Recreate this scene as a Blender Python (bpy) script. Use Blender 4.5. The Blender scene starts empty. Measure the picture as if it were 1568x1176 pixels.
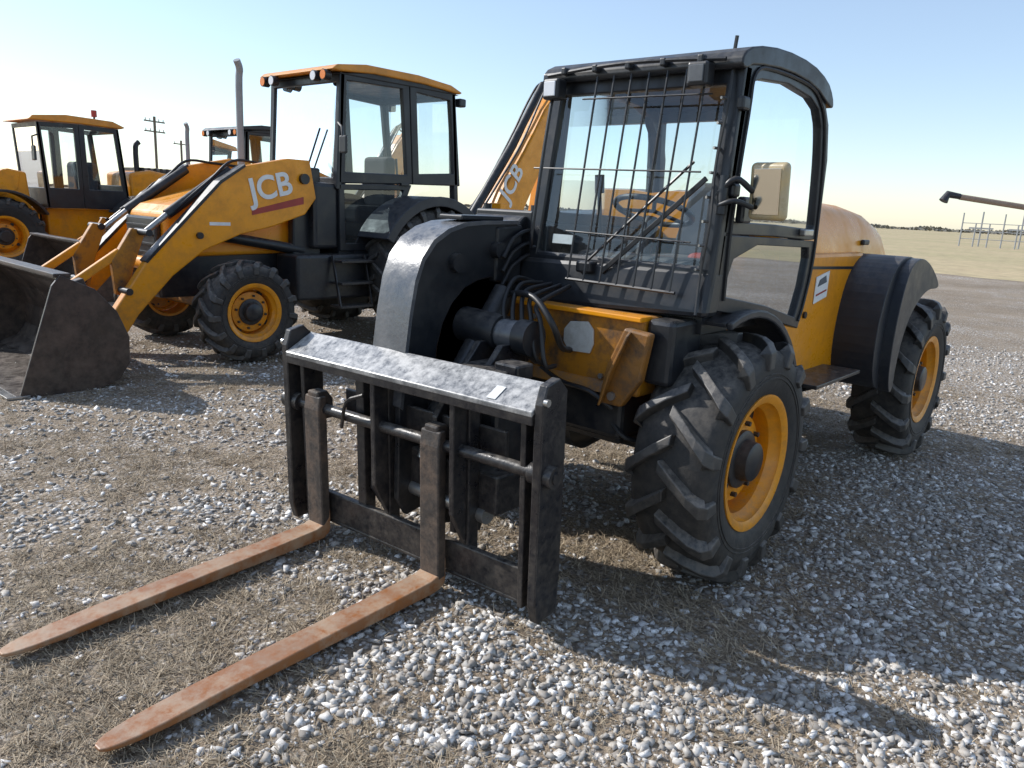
import bpy, bmesh, math, random
import numpy as np
from mathutils import Vector, Matrix, noise
random.seed(7); rng=np.random.default_rng(7)
R=math.radians
scn=bpy.context.scene
# ------------------------------------------------------------ materials
def newmat(name):
    m=bpy.data.materials.new(name); m.use_nodes=True
    nt=m.node_tree; b=nt.nodes['Principled BSDF']; return m,nt,b
def N(nt,t,**k):
    n=nt.nodes.new(t)
    for a,v in k.items(): setattr(n,a,v)
    return n
def ramp(nt,src,p0,p1,c0=(0,0,0,1),c1=(1,1,1,1)):
    r=N(nt,'ShaderNodeValToRGB'); r.color_ramp.elements[0].position=p0; r.color_ramp.elements[1].position=p1
    r.color_ramp.elements[0].color=c0; r.color_ramp.elements[1].color=c1
    nt.links.new(src,r.inputs[0]); return r.outputs[0]
def mixc(nt,f,a,b):
    m=N(nt,'ShaderNodeMix',data_type='RGBA')
    for s,v in ((m.inputs[0],f),(m.inputs[6],a),(m.inputs[7],b)):
        if isinstance(v,(float,int)): s.default_value=v
        elif isinstance(v,tuple): s.default_value=v if len(v)==4 else v+(1,)
        else: nt.links.new(v,s)
    return m.outputs[2]
def noi(nt,scale,detail=4,rough=.6,coord='Object'):
    tc=N(nt,'ShaderNodeTexCoord'); n=N(nt,'ShaderNodeTexNoise')
    n.inputs['Scale'].default_value=scale; n.inputs['Detail'].default_value=detail; n.inputs['Roughness'].default_value=rough
    nt.links.new(tc.outputs[coord],n.inputs['Vector']); return n.outputs['Fac']
def paint(name,col,rough=.4,grime=(.08,.06,.045),amt=.5,metal=0,scale=5,bump=.0,spec=.5,dust=.35,dustcol=(.36,.32,.27)):
    m,nt,b=newmat(name)
    nz=noi(nt,scale,6,.72); f=ramp(nt,nz,.45,.68)
    mul=N(nt,'ShaderNodeMath',operation='MULTIPLY'); mul.inputs[1].default_value=amt; nt.links.new(f,mul.inputs[0])
    c=mixc(nt,mul.outputs[0],col,grime)
    if dust:
        g=N(nt,'ShaderNodeNewGeometry'); sx=N(nt,'ShaderNodeSeparateXYZ'); nt.links.new(g.outputs['Normal'],sx.inputs[0])
        up=ramp(nt,sx.outputs[2],.2,1.0); nz2=noi(nt,scale*4,4,.7); f2=ramp(nt,nz2,.32,.68)
        mm=N(nt,'ShaderNodeMath',operation='MULTIPLY'); nt.links.new(up,mm.inputs[0]); nt.links.new(f2,mm.inputs[1])
        m2=N(nt,'ShaderNodeMath',operation='MULTIPLY'); nt.links.new(mm.outputs[0],m2.inputs[0]); m2.inputs[1].default_value=dust
        c=mixc(nt,m2.outputs[0],c,dustcol)
        sz=N(nt,'ShaderNodeSeparateXYZ'); nt.links.new(g.outputs['Position'],sz.inputs[0]); low=ramp(nt,sz.outputs[2],.1,1.0,(.32,.32,.32,1),(0,0,0,1))
        m3=N(nt,'ShaderNodeMath',operation='MULTIPLY'); nt.links.new(low,m3.inputs[0]); nt.links.new(f2,m3.inputs[1]); c=mixc(nt,m3.outputs[0],c,(.16,.13,.10))
    nt.links.new(c,b.inputs['Base Color'])
    rr=N(nt,'ShaderNodeMapRange'); nt.links.new(nz,rr.inputs[0]); rr.inputs[1].default_value=.3; rr.inputs[2].default_value=.7; rr.inputs[3].default_value=max(.05,rough-.12); rr.inputs[4].default_value=min(1,rough+.2)
    nt.links.new(rr.outputs[0],b.inputs['Roughness'])
    b.inputs['Metallic'].default_value=metal; b.inputs['Specular IOR Level'].default_value=spec
    if bump:
        bp=N(nt,'ShaderNodeBump'); bp.inputs['Strength'].default_value=.4; bp.inputs['Distance'].default_value=bump
        nt.links.new(noi(nt,scale*5,4),bp.inputs['Height']); nt.links.new(bp.outputs[0],b.inputs['Normal'])
    return m
YEL=paint('yellow_paint',(.82,.31,.004),.32,(.38,.14,.015),.5,dust=.25)
YELD=paint('dirty_shaded_yellow_paint',(.42,.165,.008),.5,(.06,.04,.025),1.0,scale=6,bump=.005)  # dirt, made heavier to paint boom shade into the front panel
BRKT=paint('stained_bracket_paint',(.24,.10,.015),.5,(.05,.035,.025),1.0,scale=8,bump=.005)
HOOD=paint('hood_paint',(.82,.32,.012),.28,(.6,.23,.02),.25,dust=.25)
BLK=paint('black_paint',(.011,.013,.017),.36,(.042,.039,.036),.4,dust=.25)
STEEL=paint('worn_black_steel',(.011,.011,.014),.34,(.058,.048,.040),.6,bump=.005,scale=8,dust=.35)
COVER=paint('sheen_lightened_black_steel',(.062,.067,.078),.32,(.15,.145,.14),.7,bump=.004,scale=7,dust=.45,dustcol=(.36,.35,.34),spec=.8)  # black steel; sun sheen is painted in as a lighter grey
RAIL=paint('glare_whitened_rail_steel',(.13,.13,.13),.30,(.48,.46,.43),.95,scale=9,dust=.9,dustcol=(.62,.60,.57),spec=.9)  # glare on the top rail painted as pale wear and dust colour
PLAST=paint('grey_plastic',(.017,.020,.027),.42,(.042,.039,.036),.4,dust=.2)
RUB=paint('tyre_rubber',(.016,.0155,.0155),.66,(.055,.048,.042),.6,scale=6,bump=.006,dust=.45)
LUG=paint('tyre_lug_rubber',(.024,.023,.0225),.5,(.085,.075,.065),.7,scale=9,dust=.55,spec=.7)
HOSE=paint('hose_rubber',(.013,.013,.014),.45,(.04,.035,.03),.4,dust=0)
RUST=paint('rusty_fork_steel',(.30,.11,.03),.5,(.50,.33,.20),.95,scale=6,bump=.004,dust=.4,dustcol=(.52,.41,.31))
SHANK=paint('worn_shank_steel',(.045,.037,.033),.5,(.16,.10,.065),.8,scale=9,bump=.005)
BUCK=paint('bucket_steel',(.034,.024,.021),.4,(.10,.06,.042),.8,scale=4,bump=.005)
CHROME=paint('bare_steel',(.45,.44,.42),.3,(.2,.17,.14),.6,metal=.8,dust=0)
LAMP=paint('lamp_lens',(.75,.76,.78),.15,(.5,.5,.5),.3,dust=0)
GREY=paint('grey_plate',(.50,.50,.47),.45,(.28,.25,.2),.6,scale=14,dust=0)
WHITE=paint('white_paint',(.78,.78,.76),.5,(.5,.48,.44),.4,scale=12,dust=0)
REDS=paint('red_strip',(.35,.03,.02),.4,(.15,.05,.04),.4,dust=0)
SEAT=paint('seat_cloth',(.03,.035,.045),.8,(.06,.06,.06),.4)
TEAL=paint('cab_lining',(.10,.11,.12),.7,(.06,.06,.06),.4,dust=0)
ORL=paint('amber_lens',(.8,.22,.02),.2,(.5,.15,.02),.3,dust=0)
ROOFY=paint('roof_paint',(.70,.27,.02),.4,(.35,.17,.05),.5)
GALV=paint('galvanised_pipe',(.30,.31,.32),.5,(.2,.2,.2),.5,dust=0)
TAN=paint('weathered_tan_paint',(.34,.24,.17),.6,(.2,.14,.1),.6,dust=0)
WOOD=paint('pole_wood',(.16,.13,.10),.8,(.08,.06,.05),.6,scale=2,dust=0)
MHOUS=paint('faded_mirror_housing',(.46,.37,.22),.3,(.62,.42,.15),.7,scale=14,dust=0,spec=.8)
def glass(name,tint=(.90,.95,.96),dirt=.03,refl=.9):
    m,nt,b=newmat(name); nt.nodes.remove(b); o=nt.nodes['Material Output']
    t=N(nt,'ShaderNodeBsdfTransparent'); t.inputs[0].default_value=tint+(1,)
    g=N(nt,'ShaderNodeBsdfGlossy'); g.inputs['Roughness'].default_value=.02; g.inputs[0].default_value=(.9,.95,1,1)
    d=N(nt,'ShaderNodeBsdfDiffuse'); d.inputs[0].default_value=(.55,.53,.48,1)
    lw=N(nt,'ShaderNodeLayerWeight'); lw.inputs[0].default_value=.18
    fm=N(nt,'ShaderNodeMath',operation='MULTIPLY_ADD'); fm.inputs[1].default_value=refl; fm.inputs[2].default_value=.05
    nt.links.new(lw.outputs['Fresnel'],fm.inputs[0])
    s=N(nt,'ShaderNodeMixShader'); nt.links.new(fm.outputs[0],s.inputs[0]); nt.links.new(t.outputs[0],s.inputs[1]); nt.links.new(g.outputs[0],s.inputs[2])
    dm=N(nt,'ShaderNodeMath',operation='MULTIPLY'); dm.inputs[1].default_value=dirt*2; nt.links.new(ramp(nt,noi(nt,3,5,.7),.3,.75),dm.inputs[0])
    s2=N(nt,'ShaderNodeMixShader'); nt.links.new(dm.outputs[0],s2.inputs[0]); nt.links.new(s.outputs[0],s2.inputs[1]); nt.links.new(d.outputs[0],s2.inputs[2])
    nt.links.new(s2.outputs[0],o.inputs[0]); return m
GLASS=glass('cab_glass'); GLASSD=glass('tinted_lower_glass',(.22,.26,.27),.04,.55)
m,nt,b=newmat('mirror_glass'); b.inputs['Metallic'].default_value=1; b.inputs['Base Color'].default_value=(.80,.74,.60,1); b.inputs['Roughness'].default_value=.12; MIRR=m
# ------------------------------------------------------------ mesh helpers
PAR=[None]
def empty(name,loc=(0,0,0),rz=0,s=1):
    e=bpy.data.objects.new(name,None); bpy.context.collection.objects.link(e)
    e.location=loc; e.rotation_euler=(0,0,rz); e.scale=(s,s,s); e.empty_display_size=.2; PAR[0]=e; return e
def mk(name,vs,fs,mat,bevel=0,smooth=False,seg=2,ang=35):
    me=bpy.data.meshes.new(name); me.from_pydata([tuple(v) for v in vs],[],fs)
    if len(fs)>1:
        bm=bmesh.new(); bm.from_mesh(me); bmesh.ops.recalc_face_normals(bm,faces=bm.faces); bm.to_mesh(me); bm.free()
    me.materials.append(mat)
    if smooth:
        me.polygons.foreach_set('use_smooth',[True]*len(me.polygons)); me.set_sharp_from_angle(angle=R(ang))
    o=bpy.data.objects.new(name,me); bpy.context.collection.objects.link(o)
    if PAR[0]: o.parent=PAR[0]
    if bevel:
        md=o.modifiers.new('bevel','BEVEL'); md.width=bevel; md.segments=seg; md.limit_method='ANGLE'; md.angle_limit=R(30)
    return o
def extr(name,pts,vec,mat,bevel=0,smooth=False,seg=2):
    n=len(pts); v=Vector(vec); P=[Vector(p) for p in pts]
    if mat in (GLASS,GLASSD): return mk(name,P,[tuple(range(n))],mat)   # a pane is one thin sheet
    V=P+[p+v for p in P]
    F=[tuple(range(n)),tuple(range(2*n-1,n-1,-1))]+[(i,(i+1)%n,n+(i+1)%n,n+i) for i in range(n)]
    return mk(name,V,F,mat,bevel,smooth,seg)
def xz(name,pts,y0,y1,mat,bevel=0,smooth=False,seg=2):
    return extr(name,[(p[0],y0,p[1]) for p in pts],(0,y1-y0,0),mat,bevel,smooth,seg)
def ring(name,outer,inner,vec,mat,bevel=0):
    n=len(outer); v=Vector(vec); O=[Vector(p) for p in outer]; I=[Vector(p) for p in inner]
    V=O+I+[p+v for p in O]+[p+v for p in I]; F=[]
    for i in range(n):
        j=(i+1)%n
        F+=[(i,j,n+j,n+i),(2*n+i,3*n+i,3*n+j,2*n+j),(i,2*n+i,2*n+j,j),(n+i,n+j,3*n+j,3*n+i)]
    return mk(name,V,F,mat,bevel)
def box(name,x,y,z,mat,bevel=.006,seg=2,smooth=False):
    return extr(name,[(x[0],y[0],z[0]),(x[1],y[0],z[0]),(x[1],y[1],z[0]),(x[0],y[1],z[0])],(0,0,z[1]-z[0]),mat,bevel,smooth,seg)
def frame(t):
    t=t.normalized(); u=Vector((0,0,1)) if abs(t.z)<.9 else Vector((1,0,0))
    a=t.cross(u).normalized(); return a,a.cross(t).normalized()
def tube(name,pts,r,mat,seg=8,sub=0):
    P=[Vector(p) for p in pts]
    if sub and len(P)>2:
        Q=[]; E=[P[0]*2-P[1]]+P+[P[-1]*2-P[-2]]
        for i in range(1,len(E)-2):
            for k in range(sub):
                t=k/sub; a,b_,c,d=E[i-1],E[i],E[i+1],E[i+2]
                Q.append(.5*((2*b_)+(c-a)*t+(2*a-5*b_+4*c-d)*t*t+(3*b_-a-3*c+d)*t**3))
        Q.append(P[-1]); P=Q
    V=[];F=[];n=len(P);rr=r if isinstance(r,(list,tuple)) else None
    a0=None
    for i,p in enumerate(P):
        t=(P[min(i+1,n-1)]-P[max(i-1,0)])
        a,b_=frame(t)
        if a0 is not None:
            tn=t.normalized(); a=(a0-tn*a0.dot(tn)).normalized(); b_=a.cross(tn).normalized()
        a0=a
        q=r if rr is None else rr[0]+(rr[1]-rr[0])*i/(n-1)
        for k in range(seg):
            w=2*math.pi*k/seg; V.append(p+a*(math.cos(w)*q)+b_*(math.sin(w)*q))
    for i in range(n-1):
        for k in range(seg):
            k2=(k+1)%seg; F.append((i*seg+k,i*seg+k2,(i+1)*seg+k2,(i+1)*seg+k))
    F+=[tuple(range(seg)),tuple(range((n-1)*seg,n*seg))]
    return mk(name,V,F,mat,0,True,ang=50)
def cyl(name,p0,p1,r,mat,seg=20): return tube(name,[p0,p1],r,mat,seg)
def beam(name,p0,p1,w,h,mat,bevel=.005):
    p0,p1=Vector(p0),Vector(p1); a,b_=frame(p1-p0)
    return extr(name,[p0+a*w/2+b_*h/2,p0-a*w/2+b_*h/2,p0-a*w/2-b_*h/2,p0+a*w/2-b_*h/2],p1-p0,mat,bevel)
def lathe(name,prof,c,mat,seg=48,s=1,ang=35):
    V=[];F=[];n=len(prof)
    for i in range(seg):
        w=2*math.pi*i/seg
        for (y,r) in prof: V.append((c[0]+r*math.cos(w),c[1]+s*y,c[2]+r*math.sin(w)))
    for i in range(seg):
        j=(i+1)%seg
        for k in range(n-1): F.append((i*n+k,i*n+k+1,j*n+k+1,j*n+k))
    return mk(name,V,F,mat,0,True,ang=ang)
def arc(cx,cz,r,a0,a1,n=16): return [(cx+r*math.cos(R(a0+(a1-a0)*i/n)),cz+r*math.sin(R(a0+(a1-a0)*i/n))) for i in range(n+1)]
def fender(name,cx,cz,r,a0,a1,y0,y1,t,mat,lip=.05):
    xz(name,arc(cx,cz,r,a0,a1)+arc(cx,cz,r-t,a1,a0),y0,y1,mat,.004)
    s=1 if y1>y0 else -1
    xz(name+'_lip',arc(cx,cz,r+.004,a0,a1)+arc(cx,cz,r-lip,a1,a0),y1,y1+s*.025,mat,.008)
def wheel(tag,c,Rt,w,rimR,s,nl=18,lh=.035,hubr=.12,phase=0,rimmat=None):
    b=Rt-lh; d=b-rimR
    prof=[(-.40*w,rimR-.01),(-.46*w,rimR+.02),(-.51*w,rimR+.35*d),(-.515*w,rimR+.6*d),(-.48*w,rimR+.86*d),(-.40*w,b-.012),(-.2*w,b),(0,b+.004)]
    prof=prof+[(-y,r) for (y,r) in prof[-2::-1]]
    lathe(tag+'_tyre',prof,c,RUB,64,1,60)
    V=[];F=[]
    st=[(-.05,0,.0),(.16,.35,.0),(.34,.68,-.003),(.47,.92,-.016),(.53,1.0,-.05),(.535,1.03,-.12)]
    for sd in (-1,1):
        for i in range(nl):
            ph=2*math.pi*(i+(.5 if sd>0 else 0))/nl+phase; base=len(V); jit=random.uniform(-.003,.003)
            for (yy,tt,dr) in st:
                hw=(.040 if yy<.4 else .050)*.5/Rt*1.15
                a=ph-tt*.30*(.53/Rt)
                rt=Rt+dr+jit; rb=rt-lh-.02 if yy<.5 else rt-.01
                yb=yy*w*sd; yt=yb
                if yy>=.5: yt=(yy+.014)*w*sd; yb=(yy-.10)*w*sd; rb=rt-.012
                for (rr_,q,y_) in ((rb,-1.35,yb),(rt,-1,yt),(rt,1,yt),(rb,1.35,yb)):
                    V.append((c[0]+rr_*math.cos(a+q*hw),c[1]+y_,c[2]+rr_*math.sin(a+q*hw)))
            for k in range(len(st)-1):
                for q in range(4):
                    q2=(q+1)%4; F.append((base+k*4+q,base+k*4+q2,base+k*4+4+q2,base+k*4+4+q))
            F+=[(base,base+1,base+2,base+3),tuple(base+len(st)*4-1-x for x in range(4))]
    mk(tag+'_lugs',V,F,LUG,.005,False,2)
    for k,q in enumerate((.42,.50)):
        r0=rimR+q*d; lathe(tag+'_sidewall_ring_%d'%(k+1),[(.49*w,r0-.006),(.522*w,r0-.003),(.522*w,r0+.003),(.49*w,r0+.006)],c,RUB,64,s)
    rm=rimmat or YEL
    rp=[(-.42*w,rimR+.012),(-.42*w,rimR-.025),(-.05*w,rimR-.045),(.30*w,rimR-.045),(.36*w,rimR-.03),(.40*w,rimR-.022),(.44*w,rimR-.02),(.475*w,rimR+.006),(.475*w,rimR+.018),(.44*w,rimR+.018),(.40*w,rimR-.012)]
    lathe(tag+'_rim',rp,c,rm,48,s)
    lathe(tag+'_disc',[(.02*w,rimR-.046),(.06*w,rimR-.07),(.20*w,hubr+.06),(.22*w,hubr+.02),(.22*w,.0)],c,rm,40,s)
    lathe(tag+'_hub',[(.2*w,hubr),(.27*w,hubr),(.29*w,hubr-.012),(.29*w,hubr*.72),(.42*w,hubr*.66),(.44*w,hubr*.58),(.44*w,0)],c,BLK,28,s)
    for k in range(8):
        a=2*math.pi*k/8+.2; x=c[0]+(hubr+.028)*math.cos(a); z=c[2]+(hubr+.028)*math.sin(a)
        cyl(tag+'_nut_%d'%(k+1),(x,c[1]+s*.2*w,z),(x,c[1]+s*.28*w,z),.011,STEEL,6)
    for k in range(4):
        a=2*math.pi*k/4+.6; q=(rimR-.055+hubr+.05)/2+.005
        x=c[0]+q*math.cos(a); z=c[2]+q*math.sin(a)
        cyl(tag+'_hand_hole_%d'%(k+1),(x,c[1]+s*.10*w,z),(x,c[1]+s*(.165*w),z),.026,HOSE,14)
def text(name,s,loc,rot,size,mat,ex=.002):
    cu=bpy.data.curves.new(name,'FONT'); cu.body=s; cu.size=size; cu.extrude=ex; cu.offset=size*.022; cu.materials.append(mat)
    o=bpy.data.objects.new(name,cu); bpy.context.collection.objects.link(o); o.location=loc; o.rotation_euler=rot
    if PAR[0]: o.parent=PAR[0]
    return o
# ============================================================ TELEHANDLER (origin under front axle)
def telehandler():
    empty('telehandler')
    W0,W1=-.05,-2.67; Rt=.53; w=.34; rim=.275
    for tag,x,s in (('front_left',W0,1),('rear_left',W1,1),('front_right',W0,-1),('rear_right',W1,-1)):
        wheel(tag,(x,s*.795,Rt),Rt,w,rim,s,phase=random.random(),nl=15,lh=.042,hubr=.125)
    box('chassis_frame',(-3.0,.18),(-.40,.40),(.52,.86),BLK,.02)
    box('chassis_nose',(.02,.30),(-.34,.50),(.56,.80),BLK,.03)
    for x,t in ((W0,'front'),(W1,'rear')):
        cyl(t+'_axle',(x,-.66,Rt),(x,.66,Rt),.075,BLK)
        lathe(t+'_differential',[(-.17,.0),(-.16,.09),(-.08,.15),(.08,.15),(.16,.09),(.17,0)],(x,0,Rt),BLK,24)
    xz('transmission_belly',[(-2.3,.9),(-2.2,.42),(-.5,.42),(-.35,.9)],-.35,.35,BLK,.02)
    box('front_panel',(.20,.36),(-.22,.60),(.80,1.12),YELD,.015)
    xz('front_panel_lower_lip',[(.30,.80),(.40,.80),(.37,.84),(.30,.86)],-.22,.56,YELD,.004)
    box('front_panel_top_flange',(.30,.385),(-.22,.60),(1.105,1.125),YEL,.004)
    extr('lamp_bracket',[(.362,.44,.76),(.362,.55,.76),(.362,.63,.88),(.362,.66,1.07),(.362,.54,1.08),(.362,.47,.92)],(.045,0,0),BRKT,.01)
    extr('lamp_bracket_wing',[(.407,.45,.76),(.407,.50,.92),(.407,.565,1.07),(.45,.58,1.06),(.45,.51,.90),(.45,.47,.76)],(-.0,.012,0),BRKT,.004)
    cyl('bracket_bolt',(.40,.51,.80),(.42,.51,.80),.018,CHROME,8)
    box('corner_post',(.10,.34),(.60,.72),(.86,1.12),BLK,.02)
    for k,(y,z) in enumerate(((-.15,1.05),(.05,1.06),(-.15,.88),(.42,.86))): cyl('panel_bolt_%d'%(k+1),(.355,y,z),(.372,y,z),.012,CHROME,6)
    extr('front_grey_plate',[(.362,.22,.98),(.362,.25,.94),(.362,.36,.945),(.362,.375,.985),(.362,.37,1.045),(.362,.34,1.075),(.362,.25,1.065),(.362,.22,1.03)],(.01,0,0),GREY,.003)
    box('belly_shield',(.1,.34),(-.32,.52),(.60,.795),BLK,.02)
    tube('front_pipe',[(.36,.10,.84),(.40,.25,.81),(.41,.40,.80),(.38,.5,.74)],.01,HOSE,6,4)
    tube('brake_hose',[(.30,.40,.72),(.34,.55,.62),(.15,.62,.60),(.0,.62,.62)],.010,HOSE,6,5)
    xz('side_body',[(-.74,1.36),(-.80,.72),(-1.05,.66),(-1.62,.66),(-1.80,.95),(-1.85,1.36)],.30,.70,YEL,.02)
    xz('side_body_seam',[(-.95,1.30),(-.96,1.285),(-1.8,1.265),(-1.8,1.28)],.69,.704,BLK,0)
    box('rear_chassis_skirt',(-3.1,-1.2),(-.5,.5),(.62,1.05),BLK,.03)
    V=[];F=[];sec=[(-.70,.98),(-.80,1.0),(-1.3,1.0),(-1.9,.97),(-2.2,.92),(-2.42,.82),(-2.56,.66),(-2.62,.45)]
    m_=[]
    for (x,k) in sec:
        cy=.20; hw=.47*(.75+.25*k) if x<-2 else .47; zt=1.12+(.53)*k
        pr=[(-hw,1.10)]
        for a in range(0,181,12):
            A=R(180-a); cx_=math.cos(A); sz=math.sin(A)
            pr.append((math.copysign(abs(cx_)**.45,cx_)*hw,1.12+(zt-1.12)*(abs(sz)**.55)))
        pr.append((hw,1.10)); m_.append([(x,cy+p,z) for p,z in pr])
    nn=len(m_[0])
    for r_ in m_: V+=r_
    for i in range(len(m_)-1):
        for k in range(nn-1): F.append((i*nn+k,i*nn+k+1,(i+1)*nn+k+1,(i+1)*nn+k))
    F+=[tuple(range(nn)),tuple(range((len(m_)-1)*nn,len(m_)*nn))]
    mk('engine_hood',V,F,HOOD,0,True,ang=50)
    box('hood_latch',(-1.98,-1.88),(.655,.68),(1.40,1.43),BLK,.008)
    box('counterweight',(-3.1,-2.55),(-.50,.50),(.62,1.08),BLK,.06,4)
    mg=[(-2.42,1.165),(-2.30,1.245),(-2.12,1.32),(-1.92,1.36),(-1.74,1.33),(-1.60,1.22),(-1.53,1.04),(-1.51,.84),(-1.55,.68),(-1.66,.60),(-1.76,.62),(-1.80,.74),(-1.87,.90),(-2.0,1.03),(-2.2,1.12),(-2.40,1.13)]
    lipp=[(-2.45,1.18),(-2.31,1.255),(-2.12,1.325),(-1.95,1.35),(-1.80,1.32),(-1.72,1.24),(-1.66,1.05),(-1.64,.85),(-1.66,.68),(-1.72,.58),(-1.78,.60),(-1.77,.74),(-1.82,.92),(-1.96,1.07),(-2.2,1.16),(-2.43,1.15)]
    def smoothloop(P,n=3):
        for _ in range(n-1):
            Q=[]
            for i in range(len(P)):
                a,b_=P[i],P[(i+1)%len(P)]
                Q+=[(a[0]*.75+b_[0]*.25,a[1]*.75+b_[1]*.25),(a[0]*.25+b_[0]*.75,a[1]*.25+b_[1]*.75)]
            P=Q
        return P
    for s,t in ((1,'left'),(-1,'right')):
        xz('rear_mudguard_'+t,smoothloop(mg),s*.56,s*.93,PLAST,.045,False,5)
        xz('rear_mudguard_lip_'+t,smoothloop(lipp),s*.92,s*.985,PLAST,.02,False,4)
        fender('front_mudguard_'+t,W0-.03,Rt,.622,70,196,s*.56,s*.83,.02,PLAST,.03)
    box('side_step',(-1.42,-.78),(.66,.90),(.725,.745),STEEL,.004)
    for x in (-1.36,-.84): beam('step_bracket_%d'%(abs(x)*100),(x,.60,.60),(x,.86,.725),.03,.02,STEEL)
    extr('side_sticker',[(-1.12,.702,1.10),(-1.30,.702,1.13),(-1.30,.702,1.27),(-1.12,.702,1.24)],(0,.003,0),WHITE)
    extr('side_sticker_print',[(-1.15,.7055,1.19),(-1.27,.7055,1.21),(-1.25,.7055,1.245),(-1.17,.7055,1.225)],(0,.002,0),TEAL)
    extr('side_sticker_line',[(-1.14,.7055,1.14),(-1.28,.7055,1.163),(-1.28,.7055,1.172),(-1.14,.7055,1.149)],(0,.002,0),REDS)
    cyl('lock_button',(-1.02,.70,1.05),(-1.02,.712,1.05),.018,BLK,14)
    # ---------------- cab
    yl,yr=.80,-.10
    sideO=[(.135,2.07),(.02,2.10),(-.25,2.125),(-.52,2.105),(-.66,2.05),(-.745,1.95),(-.79,1.80),(-.81,1.36),(-.76,1.18),(-.70,1.02),(-.30,1.10),(.20,1.165),(.185,1.30),(.17,1.60)]
    upI=[(.055,2.02),(.0,2.035),(-.25,2.055),(-.50,2.035),(-.60,2.00),(-.66,1.93),(-.70,1.78),(-.735,1.50),(-.73,1.49),(-.70,1.485),(-.30,1.50),(.07,1.505),(.10,1.51),(.095,1.60)]
    for s,y0,t in ((1,yl,'left'),(-1,yr,'right')):
        Oup=[(x,z) for x,z in sideO[:7]]+[(-.80,1.48),(-.795,1.44),(-.70,1.435),(-.30,1.45),(.12,1.455),(.175,1.46),(.17,1.60)]
        ring('door_upper_frame_'+t,[(x,y0,z) for x,z in Oup],[(x,y0,z) for x,z in upI],(0,-s*.045,0),BLK,.008)
        xz('door_window_'+t,upI,y0-s*.02,y0-s*.025,GLASS)
        Olo=[(.175,1.455),(-.30,1.445),(-.795,1.43),(-.80,1.36),(-.76,1.18),(-.70,1.02),(-.30,1.10),(.20,1.165),(.185,1.30)]
        Ilo=[(.06,1.36),(-.15,1.415),(-.70,1.40),(-.715,1.35),(-.695,1.22),(-.64,1.08),(-.30,1.155),(.10,1.215),(.10,1.28)]
        ring('door_lower_frame_'+t,[(x,y0,z) for x,z in Olo],[(x,y0,z) for x,z in Ilo],(0,-s*.045,0),BLK,.008)
        xz('door_lower_window_'+t,Ilo,y0-s*.02,y0-s*.025,GLASSD)
    box('door_handle',(-.66,-.56),(.80,.83),(1.455,1.485),CHROME,.006)
    box('door_waist_grip',(.02,.10),(.80,.835),(1.50,1.60),BLK,.01)
    tube('door_edge_seal',[(x,.803,z) for x,z in [(.12,1.20),(.125,1.5),(.085,1.9),(.06,2.05),(-.1,2.083),(-.45,2.078),(-.60,2.03),(-.69,1.93),(-.745,1.7),(-.765,1.36),(-.72,1.15),(-.68,1.06)]],.008,HOSE,6,4)
    for z in (1.62,1.93): box('door_hinge_%d'%(z*100),(.12,.18),(.795,.825),(z-.025,z+.025),BLK,.01)
    xf=lambda z:.235-(z-1.17)*.105
    def F_(y,z,d=0): return (xf(z)+d,y,z)
    outer=[F_(yr,2.07),F_(yl,2.07),F_(yl,1.17),F_(yr-.03,1.17)]
    inner=[F_(yr+.055,2.00),F_(yl-.07,2.00),F_(yl-.07,1.33),F_(yr+.02,1.33)]
    ring('windscreen_frame',outer,inner,(-.06,0,0),BLK,.01)
    extr('windscreen',[F_(yr+.05,2.005,-.02),F_(yl-.065,2.005,-.02),F_(yl-.065,1.325,-.02),F_(yr+.015,1.325,-.02)],(-.005,0,0),GLASS)
    extr('cab_front_cowl',[F_(yr-.06,1.30,.015),F_(yl,1.32,.0),F_(yl+.005,1.14,.02),F_(yr-.06,1.10,.03)],(-.10,0,0),BLK,.02)
    ring('rear_window_frame',[(-.74,yr,2.05),(-.74,yl-.05,2.05),(-.78,yl-.05,1.2),(-.78,yr,1.2)],[(-.74,yr+.06,1.98),(-.74,yl-.12,1.98),(-.78,yl-.12,1.42),(-.78,yr+.06,1.42)],(.05,0,0),BLK,.008)
    extr('rear_window',[(-.72,yr+.06,1.98),(-.72,yl-.12,1.98),(-.76,yl-.12,1.42),(-.76,yr+.06,1.42)],(.004,0,0),GLASS)
    rp=smoothloop([(.195,2.05),(.19,2.10),(.10,2.14),(-.15,2.17),(-.45,2.165),(-.64,2.125),(-.72,2.07),(-.745,2.02),(-.70,2.02),(-.5,2.085),(-.2,2.10),(.1,2.075),(.15,2.05)],2)
    xz('cab_roof',rp,yr-.02,yl+.012,BLK,.018,False,3)
    tube('roof_guard_rail',[(.205,yr+.02,2.075),(.212,.15,2.09),(.215,.35,2.095),(.212,.55,2.09),(.205,yl-.05,2.08)],.008,BLK,6,5)
    for i in range(5): box('roof_guard_clip_%d'%(i+1),(.185,.222),(yr+.10+i*.16,yr+.125+i*.16),(2.072,2.102),BLK,.006)
    tube('aerial',[(.05,.70,2.13),(.05,.705,2.19)],.008,BLK,6)
    for i in range(7):
        y=.17+i*.083
        tube('windscreen_guard_bar_%d'%(i+1),[F_(y,2.06,.045),F_(y-.01,1.23,.062)],.0050,BLK,6)
    for i,z in enumerate((1.96,1.68,1.42)):
        tube('windscreen_guard_cross_%d'%(i+1),[F_(.12 if i!=1 else yr,z+.01,.063),F_(.715,z,.063)],.0038,BLK,6)
    tube('windscreen_guard_edge',[F_(.15,1.23,.06),F_(.68,1.225,.06)],.007,BLK,6)
    for i in range(8): cyl('guard_peg_%d'%(i+1),F_(.745,1.32+i*.09,.0),F_(.735,1.32+i*.09,.03),.006,CHROME,6)
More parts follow.
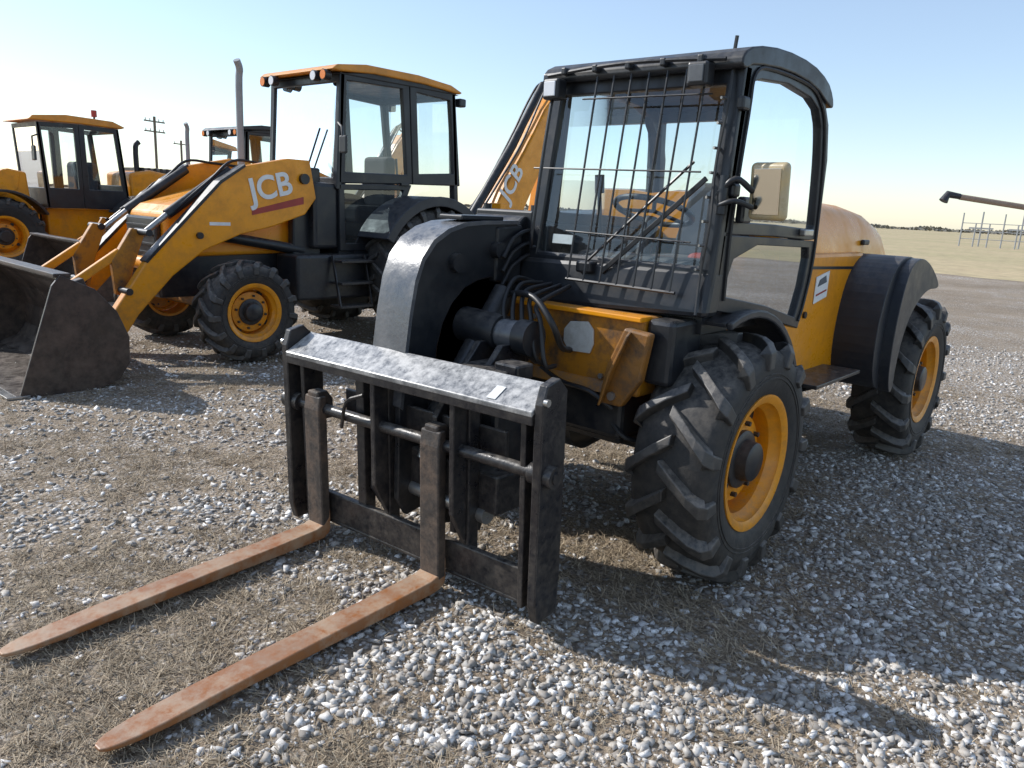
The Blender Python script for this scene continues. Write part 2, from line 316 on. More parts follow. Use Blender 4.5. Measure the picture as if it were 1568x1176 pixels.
    tube('hand_rail_front_pillar',[F_(yr+.03,1.35,.03),F_(yr+.03,1.4,.06),F_(yr+.05,1.95,.06),F_(yr+.05,2.0,.03)],.008,BLK,6,3)
    tube('cable_on_pillar',[F_(yl-.04,2.06,.02),F_(yl-.035,1.9,.03),F_(yl-.05,1.7,.02),F_(yl-.03,1.5,.035),F_(yl-.045,1.3,.02),F_(yl-.03,1.15,.04)],.006,HOSE,6,5)
    tube('wiper_arm',[F_(.22,1.30,.035),F_(.45,1.52,.03),F_(.66,1.72,.025)],.006,BLK,6)
    beam('wiper_blade',F_(.30,1.27,.02),F_(.72,1.66,.02),.01,.02,BLK,.002)
    box('wiper_motor',(.20,.27),(.18,.26),(1.26,1.31),BLK,.01)
    for y,z,t in ((-.03,2.015,'right'),(.66,2.03,'left')):
        box('work_lamp_'+t,(.185,.25),(y-.042,y+.042),(z-.042,z+.042),BLK,.01)
        box('work_lamp_lens_'+t,(.25,.256),(y-.030,y+.030),(z-.030,z+.030),LAMP if t=='right' else TEAL,.003)
        tube('lamp_stay_'+t,[(.19,y,z+.04),(.15,y,2.10)],.008,BLK,6)
    tube('mirror_arm',[(.20,.77,1.60),(.19,.83,1.66),(.12,.87,1.62)],.012,BLK,8,4)
    tube('mirror_arm_lower',[(.21,.78,1.56),(.20,.84,1.58),(.13,.88,1.56)],.010,BLK,8,4)
    cyl('mirror_clamp',(.20,.79,1.53),(.19,.79,1.67),.02,BLK,10)
    o=box('mirror_housing',(-.022,.018),(-.078,.078),(-.105,.105),MHOUS,.028,5); o.location=(.11,.93,1.62); o.rotation_euler=(0,R(5),R(-8))
    o=box('mirror_face',(.0185,.0215),(-.056,.056),(-.083,.083),MIRR,.02,4); o.location=(.11,.93,1.62); o.rotation_euler=(0,R(5),R(-8))
    # interior
    box('cab_floor',(-.72,.16),(yr+.05,yl-.06),(1.06,1.14),BLK,0)
    box('rear_bulkhead',(-.76,-.70),(yr+.02,yl-.07),(1.1,1.40),TEAL,0)
    box('seat_base',(-.55,-.12),(.14,.60),(1.14,1.33),SEAT,.05,4,True)
    extr('seat_back',[(-.50,.17,1.30),(-.60,.21,1.68),(-.60,.53,1.68),(-.50,.57,1.30)],(-.08,0,.0),SEAT,.04,False,4)
    box('red_reflection_block',(-.30,-.16),(.46,.62),(1.20,1.36),REDS,.03,3); box('yellow_reflection_block',(-.56,-.36),(.50,.68),(1.22,1.38),YEL,.05,4)  # added blocks imitating red and yellow reflections in the lower door pane
    tube('steering_column',[(.10,.36,1.15),(-.02,.36,1.50)],.035,BLK,12)
    c=Vector((-.03,.36,1.53)); ax=Vector((.35,0,-1)).normalized(); a,b_=frame(ax)
    pts=[c+(a*math.cos(2*math.pi*i/24)+b_*math.sin(2*math.pi*i/24))*.17 for i in range(25)]
    tube('steering_wheel',pts,.013,BLK,8)
    for k in range(3):
        q=c+(a*math.cos(2.1*k)+b_*math.sin(2.1*k))*.17; tube('steering_spoke_%d'%(k+1),[c,q],.009,BLK,6)
    box('dashboard',(.0,.17),(.10,.70),(1.14,1.35),PLAST,.03,3)
    box('control_console',(-.5,.05),(yr+.06,.10),(1.14,1.40),PLAST,.03,3)
    tube('control_lever',[(-.1,.04,1.40),(-.05,.05,1.62)],.01,BLK,8); cyl('lever_knob',(-.055,.05,1.60),(-.045,.05,1.68),.022,BLK,12)
    extr('cab_notice',[F_(-.02,1.37,-.03),F_(.10,1.37,-.03),F_(.10,1.41,-.03),F_(-.02,1.41,-.03)],(.002,0,0),WHITE)
    # ---------------- boom
    xz('boom_beam',[(-2.75,1.48),(-2.70,1.62),(-.2,1.50),(.22,1.48),(.30,1.42),(.30,1.14),(-.3,1.16),(-2.7,1.30)],-.47,-.16,BLK,.012)
    xz('boom_inner_section',[(.25,1.44),(.42,1.43),(.42,1.19),(.25,1.18)],-.44,-.14,BLK,.01)
    box('boom_end_collar',(.10,.20),(-.49,-.13),(1.12,1.505),BLK,.01)
    for i,y in enumerate((-.46,-.16)): cyl('collar_bolt_%d'%(i+1),(.15,y,1.505),(.15,y,1.53),.02,BLK,8)
    for k in range(3): tube('boom_pipe_%d'%(k+1),[(-1.5,-.13+.0*k,1.42-.05*k),(.0,-.125,1.42-.05*k),(.30,-.12,1.40-.06*k),(.42,-.10,1.30-.06*k)],.010,HOSE,8,4)
    outer=[(.28,1.455),(.50,1.45),(.62,1.44),(.71,1.415),(.79,1.37),(.85,1.30),(.885,1.21),(.91,1.08),(.93,.93),(.95,.70),(.95,.30),(.90,.22)]
    innerp=[(.80,.24),(.76,.45),(.76,.80),(.75,.93),(.72,1.03),(.67,1.11),(.60,1.17),(.52,1.20),(.44,1.21),(.28,1.20)]
    xz('boom_head_plate_right',outer+innerp,-.335,-.305,BLK,.004)
    xz('boom_head_plate_left',outer+innerp,-.18,-.15,BLK,.004)
    V=[];F=[]
    oo=[(x+.004,z+.004) for x,z in outer[:10]]
    for i,(x,z) in enumerate(oo): V+=[(x,-.345,z),(x,-.14,z),(x-.015,-.345,z-.015),(x-.015,-.14,z-.015)]
    for i in range(len(oo)-1):
        a=i*4; F+=[(a,a+1,a+5,a+4),(a+2,a+6,a+7,a+3),(a,a+4,a+6,a+2),(a+1,a+3,a+7,a+5)]
    F+=[(0,2,3,1),tuple(len(V)-4+k for k in (0,1,3,2))]
    mk('boom_head_cover',V,F,COVER,0,True,ang=40)
    xz('boom_head_web',innerp+[(.85,.30),(.84,.95),(.80,1.15),(.70,1.28),(.5,1.33),(.28,1.33)],-.30,-.18,STEEL,0)
    cyl('head_boss',(.66,-.15,1.28),(.66,-.12,1.28),.04,BLK,20); cyl('head_boss_upper',(.42,-.15,1.33),(.42,-.11,1.33),.035,BLK,20)
    cyl('boom_pivot_pin',(.86,-.38,.34),(.86,.28,.34),.035,CHROME)
    box('head_top_block',(.36,.62),(-.30,-.16),(1.455,1.475),BLK,.006)
    cyl('cross_cylinder',(.60,-.14,1.02),(.60,.08,1.01),.075,BLK,24)
    cyl('cross_cylinder_gland',(.60,.08,1.01),(.60,.18,1.01),.062,COVER,24)
    cyl('cross_cylinder_cap',(.60,.18,1.01),(.60,.25,1.01),.072,BLK,24)
    cyl('tilt_cylinder',(.45,-.05,1.16),(.86,-.05,.62),.055,BLK,20)
    cyl('tilt_cylinder_rod',(.84,-.05,.66),(.90,-.05,.50),.03,CHROME,16)
    for k in range(5):
        y=.0+k*.05
        tube('hydraulic_hose_%d'%(k+1),[(.30,y-.02,1.20),(.45+.02*k,y,1.22-.02*k),(.58,y+.06,1.12-.01*k),(.60,y+.11,1.00-.02*k),(.52,y+.10,.90)],.010,HOSE,8,6)
    tube('looped_hose',[(.42,-.08,1.10),(.50,.02,1.16),(.56,.20,1.17),(.58,.32,1.08),(.50,.31,.98),(.40,.28,.95)],.013,HOSE,8,6)
    xz('hitch_bracket_left',[(.55,.98),(.70,.98),(.86,.80),(.93,.70),(.93,.25),(.78,.22),(.70,.50),(.55,.75)],.14,.17,STEEL,.004)
    xz('hitch_bracket_inner',[(.55,.98),(.70,.98),(.86,.80),(.93,.70),(.93,.25),(.78,.22),(.70,.50),(.55,.75)],.02,.05,STEEL,.004)
    box('hitch_block',(.66,.84),(.06,.30),(.80,.91),STEEL,.012)
    box('hitch_block_small',(.70,.80),(.22,.34),(.88,.94),STEEL,.01)
    box('hitch_cross_beam',(.72,.88),(-.40,.34),(.36,.52),STEEL,.01)
    box('lower_hitch_body',(.55,.80),(-.30,.24),(.30,.80),BLK,.02)
    # fork carriage
    base=PAR[0]
    e=bpy.data.objects.new('fork_carriage',None); bpy.context.collection.objects.link(e); e.parent=base
    e.location=(.975,-.075,.022); e.rotation_euler=(0,R(2.0),R(3.8)); PAR[0]=e
    for s,t in ((-1,'right'),(1,'left')):
        y=s*.69
        xz('end_plate_'+t,[(-.09,.04),(.03,.04),(.05,.12),(.045,.86),(.02,.925),(-.05,.94),(-.10,.89),(-.10,.60),(-.10,.2)],y-.018,y+.018,STEEL,.005)
        xz('inner_plate_'+t,[(-.08,.06),(.01,.06),(.02,.84),(-.09,.84)],y-s*.08-.012,y-s*.08+.012,STEEL,.004)
        cyl('rod_boss_'+t,(-.0,y-.05,.60),(-.0,y+.05,.60),.04,STEEL)
        cyl('rod_bolt_'+t,(.0,y+s*.03,.60),(.0,y+s*.055,.60),.022,STEEL,8)
        cyl('top_bolt_'+t,(.03,y+s*.015,.87),(.03,y+s*.03,.87),.014,CHROME,8)
    extr('top_rail',[(-.085,-.67,.905),(.055,-.67,.835),(.055,-.67,.815),(-.085,-.67,.885)],(0,1.34,0),RAIL,.004)
    box('top_rail_web',(-.085,-.065),(-.67,.67),(.80,.885),STEEL,.003)
    box('top_rail_front_web',(.035,.053),(-.67,.67),(.785,.825),STEEL,.003)
    box('bottom_rail',(-.05,-.02),(-.67,.67),(.07,.20),STEEL,.005)
    box('bottom_rail_flange',(-.10,-.02),(-.67,.67),(.055,.07),STEEL,.004)
    cyl('fork_rod',(0,-.68,.60),(0,.68,.60),.024,STEEL)
    for y,wd in ((-.29,.05),(-.13,.035),(.30,.05)):
        box('upright_%d'%(int(y*100)+100),(-.09,-.03),(y-wd/2,y+wd/2),(.07,.86),STEEL,.005)
    for y in (-.13,.30):
        xz('gusset_%d'%(int(y*100)+100),[(-.03,.85),(.045,.81),(.045,.35),(-.03,.20)],y-.012,y+.012,STEEL,.004)
    box('mid_rail',(-.11,-.09),(-.45,.45),(.55,.68),STEEL,.004)
    tube('spring_catch',[(.02,-.35,.55),(.05,-.28,.68),(.03,-.20,.72)],.008,STEEL,6,3)
    extr('rail_sticker',[(-.02,.46,.875),(.042,.46,.8440),(.042,.50,.8440),(-.02,.50,.875)],(0,0,.0015),WHITE)
    for yc,t in ((-.52,'right'),(.185,'left')):
        hw=.05; sk_=.03 if t=='right' else -.01
        xz('fork_shank_'+t,[(.0,.05),(.0,.66),(.035,.66),(.045,.60),(.045,.045)],yc-hw,yc+hw,SHANK,.006)
        xz('fork_hook_'+t,[(-.05,.55),(-.05,.64),(-.02,.68),(.035,.68),(.035,.55)],yc-.035,yc+.035,SHANK,.008)
        V=[];F=[];st=[(0,.035,.13,.0),(.01,.010,.085,0),(.035,-.006,.058,0),(.08,-.010,.046,0),(.3,-.008,.040,0),(.7,-.004,.036,0),(1.0,0,.030,0),(1.14,.001,.024,.0),(1.22,.002,.021,.004),(1.275,.003,.019,.013),(1.305,.004,.017,.024),(1.32,.005,.015,.036)]
        for (x,zb,zt,nar) in st:
            h=hw-nar; zz=.042*(x/1.3); q=yc+sk_*x/1.3
            V+=[(x,q-h,zb+zz+.010),(x,q+h,zb+zz+.010),(x,q+h,zt+zz+.010),(x,q-h,zt+zz+.010)]
        for i in range(len(st)-1):
            for q in range(4):
                q2=(q+1)%4; F.append((i*4+q,i*4+q2,i*4+4+q2,i*4+4+q))
        F+=[(0,1,2,3),tuple(len(V)-4+k for k in range(4))]
        mk('fork_blade_'+t,V,F,RUST,.004)
    PAR[0]=base
telehandler()
# ============================================================ BACKHOE LOADER
def backhoe(loc,rz=0,s=1,roof=ROOFY,letters=True,arm_lift=0):
    E=empty('backhoe_loader',loc,rz,s)
    for tag,x,y,sd,Rt,w,rim,nl in (('front_left',0,.84,1,.465,.33,.25,15),('front_right',0,-.84,-1,.465,.33,.25,15),('rear_left',-2.17,.86,1,.74,.46,.36,20),('rear_right',-2.17,-.86,-1,.74,.46,.36,20)):
        wheel(tag,(x,y,Rt),Rt,w,rim,sd,nl=nl,lh=.035,hubr=.12 if Rt<.5 else .15,phase=random.random())
    cyl('front_axle',(0,-.7,.46),(0,.7,.46),.07,BLK)
    box('axle_beam',(-.12,.12),(-.55,.55),(.42,.60),YELD,.03)
    box('chassis',(-3.1,.55),(-.32,.32),(.55,.95),BLK,.02)
    xz('engine_hood',[(.50,1.00),(.50,1.30),(.40,1.38),(-.35,1.62),(-.95,1.68),(-.95,.95),(.3,.92)],-.37,.37,HOOD,.04,False,4)
    box('front_grille',(.50,.56),(-.30,.30),(.72,1.27),BLK,.02)
    for i in range(6): box('grille_slat_%d'%(i+1),(.56,.572),(-.27,.27),(.78+i*.08,.80+i*.08),HOSE,.002)
    armP=[(-.86,1.86),(-.62,1.86),(-.16,1.76),(.08,1.60),(.42,1.26),(.78,.90),(1.10,.45),(1.24,.22),(1.16,.12),(1.04,.20),(.86,.46),(.55,.78),(.25,1.00),(-.10,1.14),(-.45,1.22),(-.80,1.34),(-.93,1.50)]
    for sd,t in ((1,'left'),(-1,'right')):
        xz('loader_arm_'+t,armP,sd*.50,sd*.60,YEL,.012)
        xz('loader_arm_edge_'+t,[(-.16,1.775),(.09,1.615),(.43,1.275),(.79,.915),(.77,.895),(.41,1.255),(.07,1.595),(-.17,1.755)],sd*.49,sd*.61,BLK,.003)
        box('loader_tower_'+t,(-1.05,-.72),(min(sd*.40,sd*.50),max(sd*.40,sd*.50)),(.75,1.80),BLK,.02)
        cyl('arm_pivot_'+t,(-.78,sd*.38,1.68),(-.78,sd*.64,1.68),.05,BLK)
        cyl('lift_cylinder_'+t,(-.85,sd*.46,.98),(.02,sd*.46,1.12),.05,BLK)
        cyl('lift_rod_'+t,(.0,sd*.46,1.115),(.32,sd*.46,1.14),.028,CHROME)
        cyl('tilt_cylinder_'+t,(-.10,sd*.42,1.72),(.50,sd*.42,1.30),.045,BLK)
        cyl('tilt_rod_'+t,(.48,sd*.42,1.315),(.78,sd*.42,1.08),.026,CHROME)
        xz('bell_crank_'+t,[(.70,1.16),(.82,1.18),(1.0,.90),(.98,.62),(.88,.60),(.82,.85)],sd*.39,sd*.45,YELD,.008)
        beam('bucket_link_'+t,(.92,sd*.42,.98),(1.34,sd*.42,.70),.05,.07,YEL,.01)
        tube('arm_hose_'+t,[(-.75,sd*.44,1.78),(-.4,sd*.45,1.80),(-.12,sd*.45,1.80),(.1,sd*.45,1.62),(.45,sd*.46,1.34)],.014,HOSE,6,5)
        for k,(x,z) in enumerate([(.75,1.15),(.94,.66),(1.30,.70),(1.13,.22),(.30,1.13)]):
            cyl('pin_%s_%d'%(t,k+1),(x,sd*.37,z),(x,sd*.63,z),.03,BLK,12)
        xz('red_strip_'+t,[(-.22,1.32),(-.22,1.37),(-.78,1.51),(-.78,1.44)],sd*.601,sd*.604,REDS)
        box('white_mark_'+t,(.0,.20),(min(sd*.601,sd*.604),max(sd*.601,sd*.604)),(1.22,1.25),WHITE,0)
    cyl('arm_cross_tube',(.62,-.55,.86),(.62,.55,.86),.06,YEL)
    box('arm_cross_box',(.98,1.12),(-.52,.52),(.30,.42),YEL,.02)
    if letters:
        text('arm_lettering','JCB',(-.22,.606,1.44),(R(90),R(-13),R(180)),.30,WHITE)
    prof=[(2.0,.0),(1.45,.0),(1.28,.06),(1.20,.18),(1.19,.38),(1.27,.58),(1.42,.76),(1.64,.86)]
    inn=[(1.99,.022),(1.46,.022),(1.30,.08),(1.222,.19),(1.212,.38),(1.29,.57),(1.435,.742),(1.645,.84)]
    xz('bucket_shell',prof+inn[::-1],-1.16,1.16,BUCK,.003)
    for sd,t in ((1,'left'),(-1,'right')):
        xz('bucket_side_'+t,[(1.97,.0),(1.43,-.002),(1.27,.055),(1.19,.18),(1.18,.38),(1.26,.585),(1.41,.765),(1.64,.875),(1.70,.80)],sd*1.14,sd*1.165,BUCK,.004)
    box('bucket_cutting_edge',(1.90,2.05),(-1.17,1.17),(.001,.02),CHROME,.003)
    box('bucket_top_lip',(1.56,1.68),(-1.15,1.15),(.855,.885),BUCK,.006)
    for y in (-.48,.48): xz('bucket_hinge_%d'%(int(y*100)+100),[(1.2,.1),(1.05,.18),(1.08,.28),(1.26,.78),(1.38,.74),(1.22,.4)],y-.05,y+.05,BUCK,.01)
    yc=.63
    def sidef(y,s2,t):
        wins=[('door_window',[(-1.28,2.66),(-2.00,2.68),(-2.08,1.80),(-1.26,1.78)]),('rear_side_window',[(-2.20,2.67),(-2.70,2.65),(-2.80,1.86),(-2.26,1.82)])]
        ring('door_frame_'+t,[(-1.20,y,2.73),(-2.09,y,2.75),(-2.16,y,1.70),(-1.18,y,1.66)],[(a,y,b_) for a,b_ in wins[0][1]],(0,-s2*.06,0),BLK,.01)
        ring('rear_quarter_frame_'+t,[(-2.10,y,2.75),(-2.78,y,2.73),(-2.90,y,1.72),(-2.17,y,1.70)],[(a,y,b_) for a,b_ in wins[1][1]],(0,-s2*.06,0),BLK,.01)
        ring('door_lower_frame_'+t,[(-1.18,y,1.655),(-2.155,y,1.695),(-1.95,y,1.25),(-1.60,y,.98),(-1.20,y,.98)],[(-1.25,y,1.60),(-2.04,y,1.63),(-1.86,y,1.28),(-1.57,y,1.06),(-1.27,y,1.06)],(0,-s2*.06,0),BLK,.01)
        for nme,w_ in wins: extr(nme+'_'+t,[(a,y-s2*.03,b_) for a,b_ in w_],(0,.004,0),GLASS)
        extr('door_lower_glass_'+t,[(-1.25,y-s2*.03,1.60),(-2.04,y-s2*.03,1.63),(-1.86,y-s2*.03,1.28),(-1.57,y-s2*.03,1.06),(-1.27,y-s2*.03,1.06)],(0,.004,0),GLASSD)
        box('door_handle_'+t,(-2.10,-1.98),(y-.01,y+.03) if s2>0 else (y-.03,y+.01),(1.68,1.71),BLK,.005)
    sidef(yc,1,'left'); sidef(-yc,-1,'right')
    ring('windscreen_frame',[(-1.20,-yc,2.73),(-1.20,yc,2.73),(-1.15,yc,1.60),(-1.15,-yc,1.60)],[(-1.20,-yc+.07,2.64),(-1.20,yc-.07,2.64),(-1.15,yc-.07,1.72),(-1.15,-yc+.07,1.72)],(-.06,0,0),BLK,.01)
    extr('windscreen',[(-1.22,-yc+.07,2.64),(-1.22,yc-.07,2.64),(-1.17,yc-.07,1.72),(-1.17,-yc+.07,1.72)],(-.004,0,0),GLASS)
    ring('rear_frame',[(-2.78,-yc,2.73),(-2.78,yc,2.73),(-2.90,yc,1.3),(-2.90,-yc,1.3)],[(-2.79,-yc+.07,2.66),(-2.79,yc-.07,2.66),(-2.86,yc-.07,1.55),(-2.86,-yc+.07,1.55)],(.06,0,0),BLK,.01)
    extr('rear_window',[(-2.77,-yc+.07,2.66),(-2.77,yc-.07,2.66),(-2.84,yc-.07,1.55),(-2.84,-yc+.07,1.55)],(.004,0,0),GLASS)
    box('cab_cowl',(-1.20,-.90),(-.60,.60),(1.0,1.66),BLK,.04,3)
    box('cab_floor',(-2.9,-1.2),(-.6,.6),(.95,1.02),BLK,0)
    xz('roof_lining',[(-1.14,2.71),(-1.6,2.78),(-2.3,2.78),(-2.84,2.72)],-.64,.64,BLK,.01)
    xz('roof',[(-1.08,2.74),(-1.14,2.79),(-1.5,2.84),(-2.2,2.845),(-2.68,2.81),(-2.86,2.75),(-2.82,2.73),(-2.3,2.765),(-1.6,2.765),(-1.16,2.73)],-.67,.67,roof,.02,False,3)
    for y in (-.55,-.38,.38,.55):
        cyl('roof_lamp_%d'%(int(y*100)+100),(-1.12,y,2.69),(-1.05,y,2.69),.052,BLK,16); cyl('roof_lamp_lens_%d'%(int(y*100)+100),(-1.05,y,2.69),(-1.045,y,2.69),.044,LAMP if abs(y)<.5 else ORL,16)
    for y in (-.62,.62): box('rear_roof_lamp_%d'%(int(y*100)+100),(-2.92,-2.82),(y-.05,y+.05),(2.60,2.69),BLK,.015)
    box('seat_base',(-2.15,-1.7),(-.25,.25),(1.25,1.45),SEAT,.05,3); box('seat_back',(-2.28,-2.13),(-.22,.22),(1.42,2.0),SEAT,.05,3)
    tube('steering_column',[(-1.30,0,1.1),(-1.45,0,1.72)],.05,BLK,10)
    for k,y in enumerate((-.15,.0,.15)): tube('rear_lever_%d'%(k+1),[(-2.5,y,1.5),(-2.45,y,2.0)],.015,BLK,6)
    pts=[(-1.45+.08*math.cos(2*math.pi*i/20),.19*math.sin(2*math.pi*i/20),1.75+.17*math.cos(2*math.pi*i/20)) for i in range(21)]
    tube('steering_wheel',pts,.016,BLK,6)
    tube('wiper',[(-1.13,.1,1.72),(-1.15,.35,2.2)],.01,BLK,6)
    tube('left_mirror_arm',[(-1.18,.62,2.25),(-1.12,.76,2.2),(-1.12,.78,2.05)],.012,BLK,6)
    box('left_mirror',(-1.14,-1.11),(.72,.84),(1.95,2.12),BLK,.015,3)
    box('fuel_tank',(-1.55,-.62),(.34,.72),(.50,.95),BLK,.03,3); box('battery_box',(-1.55,-.62),(-.72,-.34),(.50,.95),BLK,.03,3)
    for z in (.42,.66,.88): box('step_%d'%(z*100),(-1.42,-1.02),(.70,.90),(z,z+.025),STEEL,.004)
    for x in (-1.42,-1.02): beam('step_hanger_%d'%(abs(x)*100),(x,.88,.42),(x,.74,.95),.03,.02,STEEL)
    for sd,t in ((1,'left'),(-1,'right')):
        fender('rear_mudguard_'+t,-2.17,.74,.84,28,150,sd*.60,sd*1.08,.03,PLAST,.10)
        xz('mudguard_inner_'+t,arc(-2.17,.74,.83,0,180),sd*.60,sd*.62,BLK,0)
    tube('exhaust_stack',[(-.60,-.24,1.60),(-.60,-.24,2.55),(-.60,-.22,2.72),(-.56,-.20,2.80)],.035,GALV,12,4)
    cyl('air_cleaner',(-.80,.22,1.66),(-.80,.22,1.80),.06,BLK)
    box('rear_frame_slide',(-3.3,-3.05),(-1.05,1.05),(.45,1.1),BLK,.02)
    for y in (-1.0,1.0):
        box('stabiliser_leg_%d'%(int(y*100)+100),(-3.28,-3.12),(y-.09,y+.09),(.25,1.55),YEL,.01); box('stabiliser_foot_%d'%(int(y*100)+100),(-3.36,-3.04),(y-.18,y+.18),(.18,.25),STEEL,.01)
    box('kingpost',(-3.75,-3.3),(-.22,.22),(.55,1.25),YELD,.03)
    boomP=[(-3.60,.80),(-3.68,1.15),(-4.05,1.70),(-4.45,2.25),(-4.85,2.85),(-5.02,3.06),(-5.20,3.04),(-5.20,2.84),(-4.88,2.15),(-4.48,1.48),(-4.02,.95),(-3.80,.75)]
    SX=-.16
    xz('backhoe_boom',[(x+SX,z) for x,z in boomP],-.14,.14,YEL,.015)
    dip=[(-5.0,3.10),(-5.17,3.18),(-5.28,3.02),(-5.12,2.2),(-4.85,1.2),(-4.72,1.2),(-4.85,2.1)]
    xz('dipper_arm',[(x-.10+SX,z) for x,z in dip],-.11,.11,YEL,.015)
    cyl('boom_cylinder',(-3.66,0.0,1.25),(-4.35+SX,0.0,2.35),.06,BLK); cyl('boom_cylinder_rod',(-4.32+SX,0,2.30),(-4.65+SX,0,2.80),.032,CHROME)
    cyl('dipper_cylinder',(-4.25+SX,.0,2.22),(-4.92+SX,0,3.20),.055,BLK); cyl('dipper_rod',(-4.90+SX,0,3.17),(-5.08+SX,0,3.25),.03,CHROME)
    for k in range(4):
        y=-.13+.085*k
        tube('boom_hose_%d'%(k+1),[(-3.6,y,1.2),(-3.92+SX,y,1.72+.02*k),(-4.38+SX,y,2.36),(-4.76+SX,y,2.95+.02*k),(-4.99+SX,y,3.22+.03*k),(-5.14+SX,y,3.14)],.016,HOSE,6,4)
    xz('excavator_bucket',[(x+SX,z) for x,z in [(-4.8,1.25),(-5.1,1.25),(-5.35,.95),(-5.3,.6),(-5.0,.4),(-4.65,.45),(-4.85,.7),(-4.9,1.0)]],-.3,.3,BUCK,.02)
    if letters:
        text('boom_lettering','JCB',(-4.14+SX,.146,1.56),(R(90),R(-56),R(180)),.34,WHITE)
    return E
backhoe((-.72,-5.12,0))
backhoe((-2.45,-9.7,0),0,.90,roof=BLK,letters=False)
# ============================================================ WHEEL LOADER (far left)
def wheel_loader(loc,s=1):
    empty('wheel_loader',loc,0,s)
    for tag,x,y,sd in (('front_left',0,.85,1),('front_right',0,-.85,-1),('rear_left',-2.5,.85,1),('rear_right',-2.5,-.85,-1)):
        wheel(tag,(x,y,.66),.66,.46,.33,sd,nl=18,lh=.035,hubr=.15)
    box('front_frame',(-.75,.45),(-.38,.38),(.55,1.15),YEL,.03); box('rear_frame',(-3.5,-.85),(-.45,.45),(.55,1.15),YEL,.03)
    cyl('articulation_joint',(-.8,0,.5),(-.8,0,1.2),.14,BLK)
    xz('front_tower',[(-.6,1.1),(-.55,1.75),(-.25,1.80),(.1,1.5),(.3,1.1)],-.5,.5,YEL,.03)
    xz('engine_hood',[(-2.3,1.1),(-2.3,1.85),(-2.7,1.92),(-3.5,1.80),(-3.85,1.6),(-3.9,1.1)],-.58,.58,YEL,.06,False,4)
    for i in range(9): box('hood_fin_%d'%(i+1),(-3.62+i*.12,-3.56+i*.12),(-.4,.4),(1.86,1.97),HOSE,.008)
    tube('exhaust',[(-2.55,.3,1.85),(-2.55,.3,2.35),(-2.62,.3,2.45)],.05,BLK,10,3)
    for y in (-.45,.45):
        xz('loader_arm_%d'%(int(y*100)+100),[(-.45,1.75),(-.2,1.78),(.6,1.35),(1.3,.85),(1.6,.35),(1.5,.25),(1.15,.65),(.5,1.05),(-.4,1.45)],y-.06,y+.06,YEL,.01)
    cyl('z_bar_cylinder',(-.2,0,1.5),(.6,0,1.55),.07,BLK); xz('z_bar_lever',[(.5,1.65),(.7,1.6),(1.0,.8),(.85,.75)],-.08,.08,YEL,.01)
    prof=[(2.4,.0),(1.8,.0),(1.6,.15),(1.55,.45),(1.68,.8),(2.0,1.0)]
    xz('bucket_shell',prof+[(1.99,.97),(1.70,.78),(1.58,.45),(1.63,.17),(1.81,.03),(2.4,.03)],-1.2,1.2,BUCK,.004)
    for y in (-1.2,1.18): xz('bucket_side_%d'%(int(y*100)+200),prof+[(2.1,.9)],y,y+.025,BUCK,.004)
    yc=.66
    for y,sd,t in ((yc,1,'left'),(-yc,-1,'right')):
        ring('door_frame_'+t,[(-.72,y,2.62),(-1.40,y,2.64),(-1.42,y,1.15),(-.80,y,1.15)],[(-.79,y,2.55),(-1.33,y,2.56),(-1.35,y,1.50),(-.86,y,1.50)],(0,-sd*.06,0),BLK,.01)
        ring('rear_side_frame_'+t,[(-1.405,y,2.64),(-2.1,y,2.62),(-2.25,y,1.15),(-1.425,y,1.15)],[(-1.50,y,2.56),(-2.02,y,2.54),(-2.12,y,1.50),(-1.52,y,1.50)],(0,-sd*.06,0),BLK,.01)
        extr('door_window_'+t,[(-.79,y-sd*.03,2.55),(-1.33,y-sd*.03,2.56),(-1.35,y-sd*.03,1.50),(-.86,y-sd*.03,1.50)],(0,.004,0),GLASS)
        extr('rear_side_window_'+t,[(-1.50,y-sd*.03,2.56),(-2.02,y-sd*.03,2.54),(-2.12,y-sd*.03,1.50),(-1.52,y-sd*.03,1.50)],(0,.004,0),GLASS)
        fender('rear_mudguard_'+t,-2.5,.66,.78,35,150,sd*.55,sd*1.08,.03,BLK,.06); fender('front_mudguard_'+t,0,.66,.78,60,150,sd*.62,sd*1.08,.03,BLK,.04)
    ring('windscreen_frame',[(-.72,-yc,2.62),(-.72,yc,2.62),(-.80,yc,1.15),(-.80,-yc,1.15)],[(-.73,-yc+.06,2.54),(-.73,yc-.06,2.54),(-.79,yc-.06,1.5),(-.79,-yc+.06,1.5)],(-.05,0,0),BLK,.01)
    extr('windscreen',[(-.74,-yc+.06,2.54),(-.74,yc-.06,2.54),(-.80,yc-.06,1.5),(-.80,-yc+.06,1.5)],(-.004,0,0),GLASS)
    ring('rear_frame_window',[(-2.1,-yc,2.62),(-2.1,yc,2.62),(-2.25,yc,1.15),(-2.25,-yc,1.15)],[(-2.11,-yc+.06,2.54),(-2.11,yc-.06,2.54),(-2.2,yc-.06,1.6),(-2.2,-yc+.06,1.6)],(.05,0,0),BLK,.01)
    box('seat',(-1.85,-1.45),(-.25,.25),(1.3,2.0),SEAT,.08,3)
    xz('roof',[(-.58,2.64),(-.66,2.72),(-1.2,2.78),(-2.0,2.75),(-2.22,2.66),(-2.15,2.63),(-1.4,2.65)],-.70,.70,ROOFY,.02)
    cyl('beacon_stem',(-1.9,.1,2.76),(-1.9,.1,2.84),.02,BLK,8); cyl('beacon',(-1.9,.1,2.84),(-1.9,.1,2.96),.05,REDS,12)
    tube('mirror_arm',[(-.72,.68,2.4),(-.55,.95,2.35),(-.55,.95,2.1)],.015,BLK,6); box('mirror',(-.58,-.54),(.87,1.03),(1.95,2.2),BLK,.02)
wheel_loader((-1.1,-13.4,0),.96)
